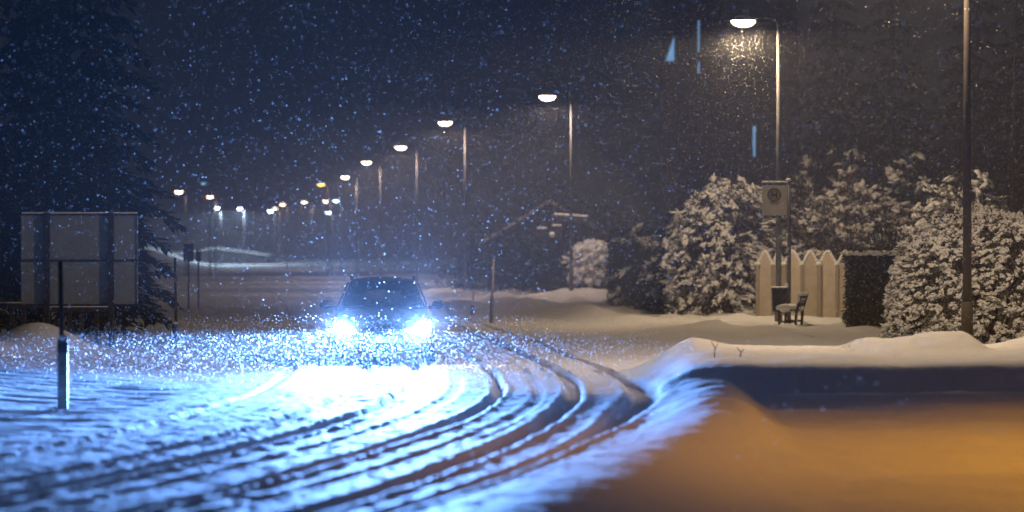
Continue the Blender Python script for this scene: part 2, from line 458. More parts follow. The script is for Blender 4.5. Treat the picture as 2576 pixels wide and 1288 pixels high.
# distant lamps
far = [  # x, y, lens, half height span, power, label
    (450, 485, 'lens_orange', 240, 60, 'small orange distant lamp, leftmost of the distant lights right of the spruce'),
    (528, 497, 'lens_orange', 300, 160, 'pinkish orange distant lamp just above a bluish white one'),
    (545, 525, 'lens_blue', 380, 2600, 'bluish white distant lamp below the pinkish orange one'),
    (603, 526, 'lens_blue', 385, 2600, 'bluish white distant lamp standing alone in a gap of the row'),
    (680, 532, 'lens_blue', 400, 300, 'white distant lamp overlapping a warm one, low over the road'),
    (692, 526, 'lens_warm', 395, 300, 'warm distant lamp overlapped by a white one'),
    (711, 516, 'lens_orange', 355, 160, 'orange distant lamp left of the large white seventh lamp'),
    (808, 466, 'lens_yellow', 253, 60, 'deep yellow distant lamp left of the sixth street lamp'),
    (820, 508, 'lens_orange', 330, 120, 'peach coloured distant lamp beside a cyan one'),
    (845, 507, 'lens_cyan', 332, 90, 'cyan distant lamp beside a peach coloured one'),
    (826, 537, 'lens_blue', 420, 200, 'pale blue distant lamp, lowest of the lights above the car'),
    (512, 463, 'lens_dimcyan', 260, 0, 'dim cyan distant light, highest of the lights at left'),
    (210, 526, 'lens_dimcyan', 340, 0, 'dim bluish light above the billboard, left of a pair'),
    (237, 528, 'lens_dimcyan', 345, 0, 'dim bluish light above the billboard, right of a pair'),
    (298, 523, 'lens_dimcyan', 350, 0, 'faint pale light above the right end of the billboard'),
]
for (x, y, ln, d, pw, lab) in far:
    cl = {'lens_orange': PINK, 'lens_blue': (0.6, 0.8, 1), 'lens_warm': WARM, 'lens_yellow': SODIUM, 'lens_cyan': (0.4, 0.8, 1)}.get(ln, (1, 1, 1))
    street_lamp(PX(x, d)+0.6, d, lab, top=PZ(y, d)+0.1, lens=ln, power=pw*2.0, col=cl, arm=0.6, head=0.34 if pw else 0.26, group='distant lamps over the far road', name='distant_lamp', base=0.0, pole_r=0.08)

# ------------------------------------------------------------------ car
CARD = 47.3       # distance of its nose
car = empty('oncoming_car', (-2.20, CARD, 0.0), math.radians(2.6))
tag(car, 'dark blue oncoming car with dazzling headlights on the snowy road', 'car')
def loft(sections, name, m, parent, sub=1):
    """sections: list of (y, [(x,z) half profile from bottom centre to top centre])"""
    bm = bmesh.new(); rings = []
    for y, prof in sections:
        full = [(x, z) for x, z in prof]+[(-x, z) for x, z in reversed(prof) if abs(x) > 1e-5]
        rings.append([bm.verts.new((x, y, z)) for x, z in full])
    n = len(rings[0])
    for a, b_ in zip(rings, rings[1:]):
        for k in range(n):
            bm.faces.new((a[k], a[(k+1) % n], b_[(k+1) % n], b_[k]))
    bm.faces.new(rings[0]); bm.faces.new(rings[-1])
    bmesh.ops.recalc_face_normals(bm, faces=bm.faces)
    me = bpy.data.meshes.new(name); bm.to_mesh(me); bm.free()
    o = link(name, me, m, parent, True)
    if sub:
        md = o.modifiers.new('round', 'SUBSURF'); md.levels = sub; md.render_levels = sub
    return o
def bsec(y, w, zb, zs, zt, wt):
    return (y, [(0, zb), (w*0.80, zb), (w*0.97, zb+0.10), (w, zb+0.30), (w*0.985, zs), (wt, zt), (wt*0.5, zt+0.025), (0, zt+0.03)])
loft([bsec(0.0, 0.74, 0.24, 0.56, 0.66, 0.60), bsec(0.10, 0.83, 0.21, 0.64, 0.76, 0.68), bsec(0.45, 0.89, 0.20, 0.72, 0.86, 0.74),
      bsec(1.15, 0.90, 0.20, 0.80, 0.94, 0.78), bsec(2.2, 0.905, 0.20, 0.86, 0.96, 0.82), bsec(3.4, 0.90, 0.20, 0.88, 0.97, 0.82),
      bsec(4.15, 0.87, 0.24, 0.86, 0.96, 0.78), bsec(4.35, 0.80, 0.30, 0.80, 0.90, 0.70)], 'body', M['paint'], car)
def csec(y, wb, wt, zb, zt):
    return (y, [(0, zb), (wb, zb), (wb*0.98, zb+0.08), (wt+0.03, zt-0.12), (wt, zt-0.04), (wt*0.85, zt), (wt*0.4, zt+0.02), (0, zt+0.025)])
cab = loft([csec(1.20, 0.74, 0.70, 0.90, 1.02), csec(1.55, 0.76, 0.64, 0.90, 1.24), csec(1.95, 0.77, 0.575, 0.90, 1.43), csec(2.5, 0.77, 0.58, 0.90, 1.485),
            csec(3.3, 0.77, 0.58, 0.90, 1.47), csec(3.9, 0.75, 0.56, 0.90, 1.38), csec(4.25, 0.70, 0.52, 0.90, 1.02)], 'roof', M['paint'], car)
b = MB(); b.prism([(-0.70, 1.20, 0.985), (0.70, 1.20, 0.985), (0.565, 1.865, 1.40), (-0.565, 1.865, 1.40)], (0, -0.02, 0.03))
b.build('windscreen', M['glass'], car)
for s in (-1, 1):
    b = MB(); b.prism([(s*0.775, 1.55, 0.98), (s*0.785, 3.6, 0.99), (s*0.60, 3.4, 1.40), (s*0.60, 2.1, 1.40)], (s*0.03, 0, 0.0)); b.build('side_window', M['glass'], car)
    # headlight units: wide, pulled back round the corner
    b = MB(); b.prism([(s*0.46, -0.05, 0.555), (s*0.60, -0.035, 0.545), (s*0.79, 0.10, 0.575), (s*0.835, 0.24, 0.70), (s*0.74, 0.08, 0.71), (s*0.55, -0.03, 0.655)], (0, 0.06, 0))
    hl = b.build('headlight', M['black'], car)
    b = MB(); b.prism([(s*0.47, -0.060, 0.560), (s*0.60, -0.045, 0.550), (s*0.79, 0.085, 0.575), (s*0.845, 0.225, 0.72), (s*0.74, 0.065, 0.735), (s*0.56, -0.04, 0.665)], (0, -0.02, 0))
    b.build('lens', M['headlight'], hl)
    b = MB(); b.ball((s*0.985, 1.50, 1.02), (0.125, 0.07, 0.085), 2); b.tube((s*0.80, 1.48, 0.96), (s*0.93, 1.49, 0.99), 0.03, 0.03, 8); b.build('wing_mirror', M['paint'], car, True)
    b = MB(); b.tube((s*0.555, 2.0, 1.50), (s*0.565, 3.7, 1.49), 0.022, 0.022, 8)
    for yy in (2.0, 2.85, 3.7): b.box((s*0.56, yy, 1.475), (0.035, 0.10, 0.06))
    b.build('roof_rail', M['black'], car)
    b = MB(); b.tube((s*0.05-0.25, 1.17, 1.00), (s*0.05+0.30, 1.28, 1.08), 0.010, 0.008, 6); b.build('wiper', M['black'], car)
    b = MB(); b.lathe([(0.02, 0.0), (0.05, 0.0), (0.055, 0.03)], (0, 0, 0), 12); fo = b.build('fog_lamp', M['plate'], car, True); fo.rotation_euler = (math.radians(90), 0, 0); fo.location = (s*0.60, -0.01, 0.36)
    for yy in (0.85, 3.45):
        w = empty('wheel', (s*0.80, yy, 0.32)); w.parent = car
        b = MB(); b.lathe([(0.20, -0.10), (0.29, -0.11), (0.325, -0.08), (0.325, 0.08), (0.29, 0.11), (0.20, 0.10)], (0, 0, 0), 24); ty = b.build('tyre', M['rubber'], w, True); ty.rotation_euler = (0, math.radians(90), 0)
        b = MB(); b.lathe([(0.03, -0.09), (0.20, -0.08), (0.205, 0.08), (0.03, 0.09)], (0, 0, 0), 20); rm = b.build('rim', M['alloy'], w, True); rm.rotation_euler = (0, math.radians(90), 0)
for k in range(4):
    b = MB(); b.box((0, -0.028, 0.545+0.032*k), (0.74-0.02*k, 0.03, 0.016)); b.build('grille_bar', M['black'], car)
b = MB(); b.box((0, -0.03, 0.335), (1.0, 0.05, 0.12), None, 0.02); b.build('lower_intake', M['black'], car)
b = MB(); b.box((0, -0.055, 0.45), (0.52, 0.02, 0.11), None, 0.004); b.build('number_plate', M['plate'], car)
b = MB(); b.box((0, -0.02, 0.245), (1.45, 0.10, 0.05), None, 0.02); b.build('front_lip', M['black'], car)

def headlamp_light(name, sx):
    l = bpy.data.lights.new(name, 'SPOT'); l.energy = HL_I; l.color = BLUE
    l.spot_size = math.radians(165); l.spot_blend = 0.15; l.shadow_soft_size = 0.05
    l.use_nodes = True; nt = l.node_tree; nt.nodes.clear()
    N = nt.nodes.new; Lk = nt.links.new
    out = N('ShaderNodeOutputLight'); em = N('ShaderNodeEmission'); Lk(em.outputs[0], out.inputs['Surface'])
    tc = N('ShaderNodeTexCoord'); sp = N('ShaderNodeSeparateXYZ'); Lk(tc.outputs['Normal'], sp.inputs[0])
    def mth(op, a, b_=None, c=None, clamp=False):
        n = N('ShaderNodeMath'); n.operation = op; n.use_clamp = clamp
        for i, v in enumerate((a, b_, c)):
            if v is None: continue
            if isinstance(v, (int, float)): n.inputs[i].default_value = v
            else: Lk(v, n.inputs[i])
        return n.outputs[0]
    down = mth('DIVIDE', sp.outputs['Y'], sp.outputs['Z'])        # tangent of the angle below the horizon
    az = mth('DIVIDE', sp.outputs['X'], sp.outputs['Z'])
    low = mth('POWER', mth('DIVIDE', HL_A0, mth('MAXIMUM', down, HL_A0)), HL_P)
    mr = N('ShaderNodeMapRange'); mr.interpolation_type = 'SMOOTHSTEP'
    mr.inputs['From Min'].default_value = -0.026; mr.inputs['From Max'].default_value = 0.010
    mr.inputs['To Min'].default_value = 0.0; mr.inputs['To Max'].default_value = 1.0
    Lk(down, mr.inputs['Value'])
    # upward spill added and shaped to make the glow just above the car
    def ramp(a, b_, lo, hi):
        n = N('ShaderNodeMapRange'); n.interpolation_type = 'SMOOTHSTEP'
        for k_, v_ in (('From Min', a), ('From Max', b_), ('To Min', lo), ('To Max', hi)): n.inputs[k_].default_value = v_
        Lk(mth('MULTIPLY', down, -1.0), n.inputs['Value']); return n.outputs['Result']
    spill = mth('MULTIPLY', ramp(0.05, 0.20, 0.035, 1.0), mth('MULTIPLY', ramp(0.22, 0.8, 1.0, 0.06), HL_UP))
    wide = mth('DIVIDE', az, 0.5)
    spill = mth('MULTIPLY', spill, mth('POWER', mth('ADD', 1.0, mth('MULTIPLY', wide, wide)), -0.8))
    az2 = mth('ADD', az, 0.05)
    q = mth('MAXIMUM', mth('DIVIDE', az2, 0.25), mth('DIVIDE', az2, -0.55))
    side = mth('POWER', mth('ADD', 1.0, mth('MULTIPLY', q, q)), -1.4)
    st = mth('MULTIPLY', low, mth('MAXIMUM', mth('MULTIPLY', mr.outputs['Result'], side), spill))
    Lk(st, em.inputs['Strength']); em.inputs['Color'].default_value = (1, 1, 1, 1)
    o = bpy.data.objects.new(name, l); COL.objects.link(o); o.parent = car
    o.location = (sx*0.675, -0.13, 0.63)
    o.rotation_euler = (math.radians(90), 0, math.pi+math.radians(0))
    return o
HL_A0, HL_P, HL_UP, HL_AZ, HL_I = 0.040, 1.85, 0.13, 0.0, 145000.0
for s in (-1, 1):
    o = headlamp_light('headlight_beam', s)
    o.rotation_euler = (math.radians(90), 0, math.radians(180-2.6))
# ---- orientation: a spot shines along local -Z; rotating +90 deg about X turns it to +Y, the half turn about Z to -Y

# ------------------------------------------------------------------ bus stop
DB = 73.0
x0 = PX(1985, DB); z0 = gz(x0, DB)
t = empty('bus_stop_sign', (x0, DB, z0-0.05)); tag(t, 'beige bus stop sign with a round H emblem on a slim post', 'bus stop sign')
ztop = PZ(455, DB)-z0+0.05
b = MB(); b.tube((0, 0, 0), (0, 0, ztop), 0.052, 0.05, 12); b.build('post', M['steel'], t, True)
pw, ph = 0.66, 0.86
pc = (-0.05-pw/2, 0, ztop-0.04-ph/2)
b = MB(); b.box(pc, (pw, 0.04, ph), None, 0.006); pl = b.build('sign_plate', M['signface'], t)
b = MB(); b.box((pc[0], -0.022, pc[2]+ph/2-0.045), (pw-0.02, 0.006, 0.06)); b.build('header_strip', M['signgreen'], pl)
cx_, cz_ = pc[0]-0.01, pc[2]+0.10
def ring(rin, rout, y, c, seg=40):
    bm = bmesh.new()
    A = [bm.verts.new((c[0]+rin*math.cos(2*math.pi*k/seg), y, c[1]+rin*math.sin(2*math.pi*k/seg))) for k in range(seg)] if rin > 0 else None
    Bv = [bm.verts.new((c[0]+rout*math.cos(2*math.pi*k/seg), y, c[1]+rout*math.sin(2*math.pi*k/seg))) for k in range(seg)]
    if A:
        for k in range(seg): bm.faces.new((A[k], A[(k+1) % seg], Bv[(k+1) % seg], Bv[k]))
    else: bm.faces.new(Bv)
    return bm
def bm_obj(bm, name, m, parent):
    me = bpy.data.meshes.new(name); bmesh.ops.recalc_face_normals(bm, faces=bm.faces); bm.to_mesh(me); bm.free(); return link(name, me, m, parent)
bm_obj(ring(0, 0.17, -0.0235, (cx_, cz_)), 'emblem_disc', M['signyellow'], pl)
bm_obj(ring(0.145, 0.182, -0.027, (cx_, cz_)), 'emblem_ring', M['signgreen'], pl)
b = MB()
for s in (-1, 1): b.box((cx_+s*0.062, -0.028, cz_), (0.042, 0.006, 0.19))
b.box((cx_, -0.0285, cz_), (0.09, 0.006, 0.042)); b.build('emblem_letter', M['signgreen'], pl)
for k, (w, dz) in enumerate(((0.30, -0.17), (0.22, -0.215))):
    b = MB(); b.box((cx_, -0.0225, cz_+dz-0.02), (w, 0.004, 0.018)); b.build('print_line', M['signgreen'], pl)
b = MB()
for k in range(9): b.ball((pc[0]-pw/2+0.04+k*0.076, 0, pc[2]+ph/2+0.012), (0.055, 0.035, 0.024+0.006*random.random()), 2)
b.ball((-0.02, 0, ztop+0.02), (0.075, 0.06, 0.05), 2)
b.build('snow_cap', M['snow'], t, True)
for zz in (ztop*0.62, ztop*0.52):
    b = MB(); b.ball((-0.055, -0.01, zz), (0.03, 0.035, 0.07), 2); b.build('snow_clump', M['snow'], t, True)

t = empty('litter_bin', (x0-0.24, DB-0.05, PZ(785, DB))); tag(t, 'dark litter bin with a snow cap on the bus stop post', 'litter bin')
b = MB()
b.prism([(-0.19, -0.15, 0.0), (0.16, -0.15, 0.0), (0.17, -0.15, 0.60), (-0.21, -0.15, 0.60)], (0, 0.30, 0)); b.build('body', M['bin'], t)
b = MB(); b.box((-0.02, 0, 0.615), (0.42, 0.34, 0.03), None, 0.008); b.build('lid', M['bin'], t)
b = MB()
for k in range(6): b.ball((-0.17+0.06*k, random.uniform(-.05, .05), 0.645), (0.075, 0.15, 0.035), 2)
b.ball((0.17, 0, 0.69), (0.05, 0.06, 0.075), 2)
b.build('snow_cap', M['snow'], t, True)
b = MB(); b.box((0.185, 0, 0.16), (0.05, 0.05, 0.05)); b.box((0.185, 0, 0.46), (0.05, 0.05, 0.05)); b.build('bracket', M['steel'], t)

DBE = 71.0
t = empty('bench', (PX(1990, DBE), DBE, PZ(822, DBE)), math.radians(-14)); tag(t, 'dark slatted bench with a thick pad of snow on its seat', 'bench')
BL, BD = 1.25, 0.50   # length along local Y, depth along local X; it faces local -X
for yy in (-BL/2+0.08, BL/2-0.08):
    b = MB(); b.box((-BD/2+0.03, yy, 0.21), (0.06, 0.06, 0.42)); b.build('leg', M['wood_dark'], t)
    b = MB(); b.tube((BD/2-0.06, yy, 0.0), (BD/2-0.03, yy, 0.42), 0.035, 0.035, 6); b.tube((BD/2-0.03, yy, 0.42), (BD/2+0.10, yy, 0.84), 0.033, 0.028, 6); b.build('leg', M['wood_dark'], t)
    b = MB(); b.box((0, yy, 0.14), (BD-0.08, 0.04, 0.05)); b.build('stretcher', M['wood_dark'], t)
for k in range(4):
    b = MB(); b.box((-BD/2+0.06+0.125*k, 0, 0.435), (0.10, BL, 0.035), None, 0.006); b.build('seat_slat', M['wood_dark'], t)
for k in range(3):
    b = MB(); b.box((BD/2+0.005+0.033*k, 0, 0.56+0.11*k), (0.03, BL, 0.085), Matrix.Rotation(math.radians(-16), 3, 'Y'), 0.006); b.build('back_slat', M['wood_dark'], t)
b = MB()
for k in range(22): b.ball((random.uniform(-BD/2+.06, BD/2-.08), -BL/2+.06+(BL-.12)*k/21, 0.485), (0.18, 0.13, 0.085+0.03*random.random()), 2)
b.build('seat_snow', M['snow'], t, True)
b = MB()
for k in range(14):
    yy = -BL/2+.05+(BL-.1)*k/13
    b.ball((BD/2+0.02, yy, 0.74), (0.045, 0.09, 0.13), 2); b.ball((BD/2+0.085, yy, 0.835), (0.055, 0.09, 0.045), 2)
b.build('back_snow', M['snow'], t, True)

# ------------------------------------------------------------------ scalloped fence
DF = 80.0
t = empty('scalloped_fence', (PX(1905, DF), DF, 0.0)); tag(t, 'beige board fence with arched snow capped tops behind the bench', 'fence')
zt, zv = PZ(632, DF), PZ(662, DF)
edges = [PX(x, DF)-PX(1905, DF) for x in (1905, 1944, 1972, 2017, 2060, 2105, 2150)]
for i in range(6):
    a, c = edges[i]+0.015, edges[i+1]-0.015
    fold = 0.10 if i % 2 else -0.10
    pts, top = [], []
    for k in range(13):
        u = k/12; xx = a+(c-a)*u
        zz = zv+(zt-zv)*math.sin(math.pi*u)**1.6
        top.append((xx, fold*(u-0.5)*2*0.6, zz))
    pts = [(a, -fold*0.6, -0.1), *top, (c, fold*0.6, -0.1)]
    b = MB(); b.prism(pts, (0, 0.035, 0)); bd = b.build('board', M['wood'], t)
    b = MB()
    for k in range(12):
        p, q = Vector(top[k]), Vector(top[k+1])
        b.tube(p+Vector((0, 0.018, 0.012)), q+Vector((0, 0.018, 0.012)), 0.040+0.01*random.random(), 0.040, 8)
    b.build('snow_cap', M['snow'], bd, True)
for i, xe in enumerate(edges):
    b = MB(); b.box((xe, -0.05, zv/2-0.05), (0.10, 0.10, zv+0.02), None, 0.01); po = b.build('post', M['wood_grey'], t)
    b = MB(); b.ball((xe, 0.0, zv-0.02), (0.10, 0.09, 0.07), 2); b.build('snow_cap', M['snow'], po, True)
for zz in (0.5, 1.45):
    b = MB(); b.box((edges[-1]/2, 0.11, zz), (edges[-1], 0.05, 0.10)); b.build('rail', M['wood'], t)

# ------------------------------------------------------------------ vegetation tools
ICO = bmesh.new(); bmesh.ops.create_icosphere(ICO, subdivisions=1, radius=1.0)
ICO_V = np.array([v.co[:] for v in ICO.verts]); ICO_F = np.array([[v.index for v in f.verts] for f in ICO.faces]); ICO.free()
def rotations(n, tilt=None):
    q = rng.normal(size=(n, 4)); q /= np.linalg.norm(q, axis=1)[:, None]
    w, x, y, z = q.T
    return np.stack([np.stack([1-2*(y*y+z*z), 2*(x*y-w*z), 2*(x*z+w*y)], -1), np.stack([2*(x*y+w*z), 1-2*(x*x+z*z), 2*(y*z-w*x)], -1), np.stack([2*(x*z-w*y), 2*(y*z+w*x), 1-2*(x*x+y*y)], -1)], 1)
def frames(dirs, up=(0, 0, 1)):
    """matrices whose first axis follows dirs and third axis leans up"""
    a = dirs/np.linalg.norm(dirs, axis=1)[:, None]
    u = np.tile(np.array(up, float), (len(a), 1))
    b_ = np.cross(u, a); n = np.linalg.norm(b_, axis=1)[:, None]; b_ = b_/np.maximum(n, 1e-6)
    c = np.cross(a, b_)
    return np.stack([a, b_, c], -1)
def scatter(name, tv, tf, locs, mats, scale, m, parent, smooth=False, jitter=0.0):
    n = len(locs); k = len(tv)
    T = np.tile(tv, (n, 1, 1))
    if jitter: T = T*(1+jitter*(rng.random((n, k, 1))-0.5)*2)
    T = T*scale[:, None, :]
    V = np.einsum('nij,nkj->nki', mats, T)+locs[:, None, :]
    Fc = (tf[None]+np.arange(n)[:, None, None]*k).reshape(-1, tf.shape[1])
    me = np_mesh(name, V.reshape(-1, 3), Fc)
    o = link(name, me, m, parent, smooth)
    if name in ('foliage', 'snow_cover', 'needles', 'twigs'): o['kind'] = 'stuff'
    return o
LEAF_V = np.array([[0, 0, 0], [0.5, 0.5, 0.12], [1, 0, -0.1], [0.5, -0.5, 0.12]], float); LEAF_F = np.array([[0, 1, 2], [0, 2, 3]])

def blob_points(n, c, rad, flat_base=True, seed=1, lump=0.18, shell=0.35, full=0.5):
    """points near the surface of a lumpy dome, with outward directions"""
    u = rng.normal(size=(n, 3)); u /= np.linalg.norm(u, axis=1)[:, None]
    if flat_base: u[:, 2] = np.abs(u[:, 2])
    az = np.arctan2(u[:, 1], u[:, 0])
    lf = 1+lump*2*fbm(u[:, 0]*2.4+5, u[:, 1]*2.4+u[:, 2]*2.9+3, seed, 3)
    lf = lf*((np.abs(u)**4).sum(1)**-0.25*full+1-full)
    r = lf*(1-shell*rng.random(n)**2.2)
    p = np.array(c)+u*np.array(rad)*r[:, None]
    nd = u/np.array(rad); nd /= np.linalg.norm(nd, axis=1)[:, None]
    return p, nd

def bush(name, label, cat, c, rad, leaves, snow, leaf_size=0.09, snow_size=0.075, leaf_mat='leaf', stems=9, group=None, seed=1, droop=0.25, lump=0.18, shell=0.35, snow_up=-0.2, twigs=0, twig_len=0.5, long=1.5):
    """c: base centre; rad: half sizes (x, y, full height)"""
    base = Vector(c); t = empty(name, base); tag(t, label, cat, group)
    z0 = (0, 0, 0)
    p, nd = blob_points(leaves, z0, rad, True, seed, lump, shell)
    dr = nd+rng.normal(size=nd.shape)*0.7; dr[:, 2] -= droop
    sc = leaf_size*(0.6+0.8*rng.random((leaves, 1)))*np.array([[1.5, 0.8, 1.0]])
    R = np.einsum('nij,njk->nik', frames(dr), rotations(leaves)*0.35+np.eye(3)*0.65)
    scatter('foliage', LEAF_V, LEAF_F, p, R, sc, M[leaf_mat], t)
    if snow:
        ncl = snow//10
        pc_, nc_ = blob_points(ncl*3, z0, np.array(rad)*1.0, True, seed, lump, shell*0.4)
        keep = nc_[:, 2]+rng.normal(size=len(nc_))*0.35 > snow_up; pc_, nc_ = pc_[keep][:ncl], nc_[keep][:ncl]
        dc = nc_.copy(); dc[:, 2] = dc[:, 2]*0.3-droop; dc += rng.normal(size=dc.shape)*0.35; dc /= np.linalg.norm(dc, axis=1)[:, None]
        k_ = rng.integers(0, len(pc_), snow)
        along = (rng.random(snow)-0.45)*snow_size*4.5*long/1.5
        off = rng.normal(size=(snow, 3))*snow_size*np.array([0.75, 0.75, 0.45])
        p = pc_[k_]+dc[k_]*along[:, None]+off
        dr = dc[k_]+rng.normal(size=(snow, 3))*0.45
        sc = snow_size*(0.35+1.0*rng.random((snow, 1))**2)*np.array([[long, 1.0, 0.6]])*(0.7+0.6*rng.random((snow, 3)))
        scatter('snow_cover', ICO_V, ICO_F, p+np.array([0, 0, 0.02]), frames(dr), sc, M['snow'], t, True, 0.42)
    if twigs:
        p, nd = blob_points(twigs, z0, np.array(rad)*0.93, True, seed, lump, 0.1)
        dr = nd*0.8+rng.normal(size=nd.shape)*0.3; dr[:, 2] = np.abs(dr[:, 2])+0.5
        tv = np.array([[0, 0.012, 0], [0, -0.006, 0.010], [0, -0.006, -0.010], [1, 0, 0]], float); tf = np.array([[0, 1, 3], [1, 2, 3], [2, 0, 3]])
        L = twig_len*(0.4+0.8*rng.random((twigs, 1)))
        scatter('twigs', tv, tf, p, frames(dr), np.concatenate([L, np.ones((twigs, 2))*1.1], 1), M['bark'], t)
    for k in range(stems):
        a = 2*math.pi*k/stems+random.random(); r = random.uniform(0.3, 0.75)
        b = MB(); e = Vector((rad[0]*r*math.cos(a), rad[1]*r*math.sin(a), rad[2]*random.uniform(0.5, 0.85)))
        mid = e*0.5+Vector((0, 0, rad[2]*0.12))
        b.tube((0.1*math.cos(a), 0.1*math.sin(a), -0.1), mid, 0.04, 0.028, 6); b.tube(mid, e, 0.028, 0.01, 6); b.build('stem', M['bark'], t, True)
    return t

def spruce(label, x, d, h, r, group='tall spruces', snow=True, tiers=22, base=None, z_start=0.08, seed=0, dens=1.0):
    z0 = gz(x, d) if base is None else base
    t = empty('spruce_tree', (x, d, z0-0.1)); tag(t, label, 'tree', group)
    b = MB(); b.tube((0, 0, 0), (0, 0, h*0.5), 0.02*h, 0.012*h, 10); b.tube((0, 0, h*0.5), (0, 0, h), 0.012*h, 0.01, 8); b.build('trunk', M['bark'], t, True)
    LP, LD, LS, SP, SD, SS = [], [], [], [], [], []
    bb = MB()
    for i in range(tiers):
        f = z_start+(1-z_start)*i/tiers
        rr = r*(1-f)**0.85*(1.0-0.12*random.random()); nb = max(5, int(9*(1-f)+4))
        for k in range(nb):
            a = 2*math.pi*(k+random.random()*0.7)/nb+i*0.7
            L = rr*random.uniform(0.72, 1.1)
            p0 = np.array([0, 0, h*f]); dv = np.array([math.cos(a), math.sin(a), 0.0])
            n = int((8+26*L)*dens)
            u = rng.random(n)**0.75
            sag = 0.10*L*np.sin(u*math.pi)*0.6-0.42*L*u**1.5
            pos = p0+dv*(L*u)[:, None]; pos[:, 2] += sag
            sd = np.array([-dv[1], dv[0], 0]); wd = 0.26*L*(1-u*0.75)*rng.normal(size=n)*0.7
            pos = pos+sd*wd[:, None]; pos[:, 2] -= np.abs(wd)*0.5+0.05*rng.random(n)
            dr = np.tile(dv, (n, 1))*0.8+sd*(np.sign(wd)*0.5)[:, None]+rng.normal(size=(n, 3))*0.25; dr[:, 2] -= 0.35
            LP.append(pos); LD.append(dr); LS.append((0.20+0.16*rng.random((n, 1)))*np.array([[1.6, 0.7, 1.0]])*(0.6+0.09*r))
            ns = max(1, n//5)
            if snow:
                SP.append(pos[:ns]+np.array([0, 0, 0.06])); SD.append(dr[:ns]); SS.append((0.13+0.12*rng.random((ns, 1)))*np.array([[1.5, 0.9, 0.4]]))
            if k % 2 == 0: bb.tube(p0, p0+dv*L*0.85+np.array([0, 0, -0.25*L]), 0.03, 0.01, 5)
    bb.build('branches', M['bark'], t)['kind'] = 'stuff'
    LP, LD, LS = map(np.concatenate, (LP, LD, LS))
    scatter('needles', LEAF_V, LEAF_F, LP, frames(LD), LS, M['leaf'], t)
    if snow:
        SP, SD, SS = map(np.concatenate, (SP, SD, SS)); scatter('snow_cover', ICO_V, ICO_F, SP, frames(SD), SS, M['snow'], t, True, 0.2)
    return t

# round snowy bush at right, in front of the other shrubs
bush('round_bush', 'big round bush thickly loaded with snow at right', 'bush', (PX(2505, 58), 58.5, 0.0), (2.15, 1.9, 2.75), 9000, 23000, 0.08, 0.043, 'leaf_brown', stems=10, seed=3, droop=0.35, lump=0.07, shell=0.16, snow_up=-0.55, twigs=500, twig_len=0.28)
# trimmed dark hedge beside the fence
def box_hedge(label, xa, xb, da, db, ztop, n, snow=True, name='trimmed_hedge', group=None, snowsz=0.10, nsnow=300, leafm='leaf'):
    t = empty(name, ((xa+xb)/2, (da+db)/2, 0.0)); tag(t, label, 'hedge', group)
    w, dpt = xb-xa, db-da
    ar = np.array([w*ztop, w*ztop*0.5, dpt*ztop, dpt*ztop, w*dpt]); f = rng.choice(5, n, p=ar/ar.sum())
    u, v = rng.random(n)-0.5, rng.random(n)
    p = np.zeros((n, 3)); nd = np.zeros((n, 3))
    for k, (mk, nn) in enumerate((((0, -1), (0, -1, 0)), ((0, 1), (0, 1, 0)), ((-1, 0), (-1, 0, 0)), ((1, 0), (1, 0, 0)), (None, (0, 0, 1)))):
        s = f == k; nd[s] = nn
        if k < 2: p[s] = np.stack([u[s]*w, np.full(s.sum(), mk[1]*dpt/2), v[s]*ztop], -1)
        elif k < 4: p[s] = np.stack([np.full(s.sum(), mk[0]*w/2), u[s]*dpt, v[s]*ztop], -1)
        else: p[s] = np.stack([u[s]*w, (v[s]-0.5)*dpt, np.full(s.sum(), ztop)], -1)
    p -= nd*(0.22*rng.random((n, 1))**1.5); p += nd*(0.12*fbm(p[:, 0]*1.5+p[:, 1], p[:, 2]*1.5, 9, 2))[:, None]
    dr = nd+rng.normal(size=nd.shape)*0.8
    scatter('foliage', LEAF_V, LEAF_F, p, frames(dr), 0.11*(0.6+0.8*rng.random((n, 1)))*np.array([[1.4, 0.9, 1.0]]), M[leafm], t)
    b = MB(); b.box((0, 0, ztop*0.47), (w-0.35, dpt-0.35, ztop*0.9), None, 0.1); b.build('inner_twigs', M['bark'], t)
    if snow:
        k = nsnow; q = np.stack([(rng.random(k)-0.5)*w*0.97, (rng.random(k)-0.5)*dpt, np.full(k, ztop+0.02)], -1)
        scatter('snow_cover', ICO_V, ICO_F, q, rotations(k)*0.2+np.eye(3)*0.8, snowsz*(0.8+0.8*rng.random((k, 1)))*np.array([[1.7, 1.5, 0.55]]), M['snow'], t, True, 0.2)
    return t
box_hedge('dark trimmed hedge with snow on top, right of the arched fence', PX(2133, 69), PX(2300, 69), 67.5, 69.6, PZ(640, 69), 6500)
# shrubs behind the fence
bush('dark_shrub', 'dark bare shrub between the trimmed hedge and the big round bush', 'shrub', (PX(2255, 72), 73, 0.0), (1.0, 1.0, 2.35), 4500, 0, 0.11, 0.1, stems=6, seed=31, lump=0.2, shell=0.4, twigs=250, twig_len=0.4)
bush('snowy_conifer_shrub', 'tall spreading shrub with drooping snowy branches left of the fence', 'shrub', (PX(1835, 82), 84, 0.0), (1.75, 1.8, 3.55), 9000, 9000, 0.11, 0.06, 'leaf_brown', stems=8, seed=5, droop=0.55, lump=0.24, shell=0.45, snow_up=-0.25, twigs=260, twig_len=0.7, long=2.0)
bush('snowy_conifer_shrub', 'lower shrub with thin snow beside the dark hedge, left of the tall drooping shrub', 'shrub', (PX(1700, 88), 89, 0.0), (1.7, 1.6, 2.9), 6000, 900, 0.13, 0.08, stems=7, seed=6, droop=0.5, lump=0.3, shell=0.45, snow_up=-0.1, long=1.9)
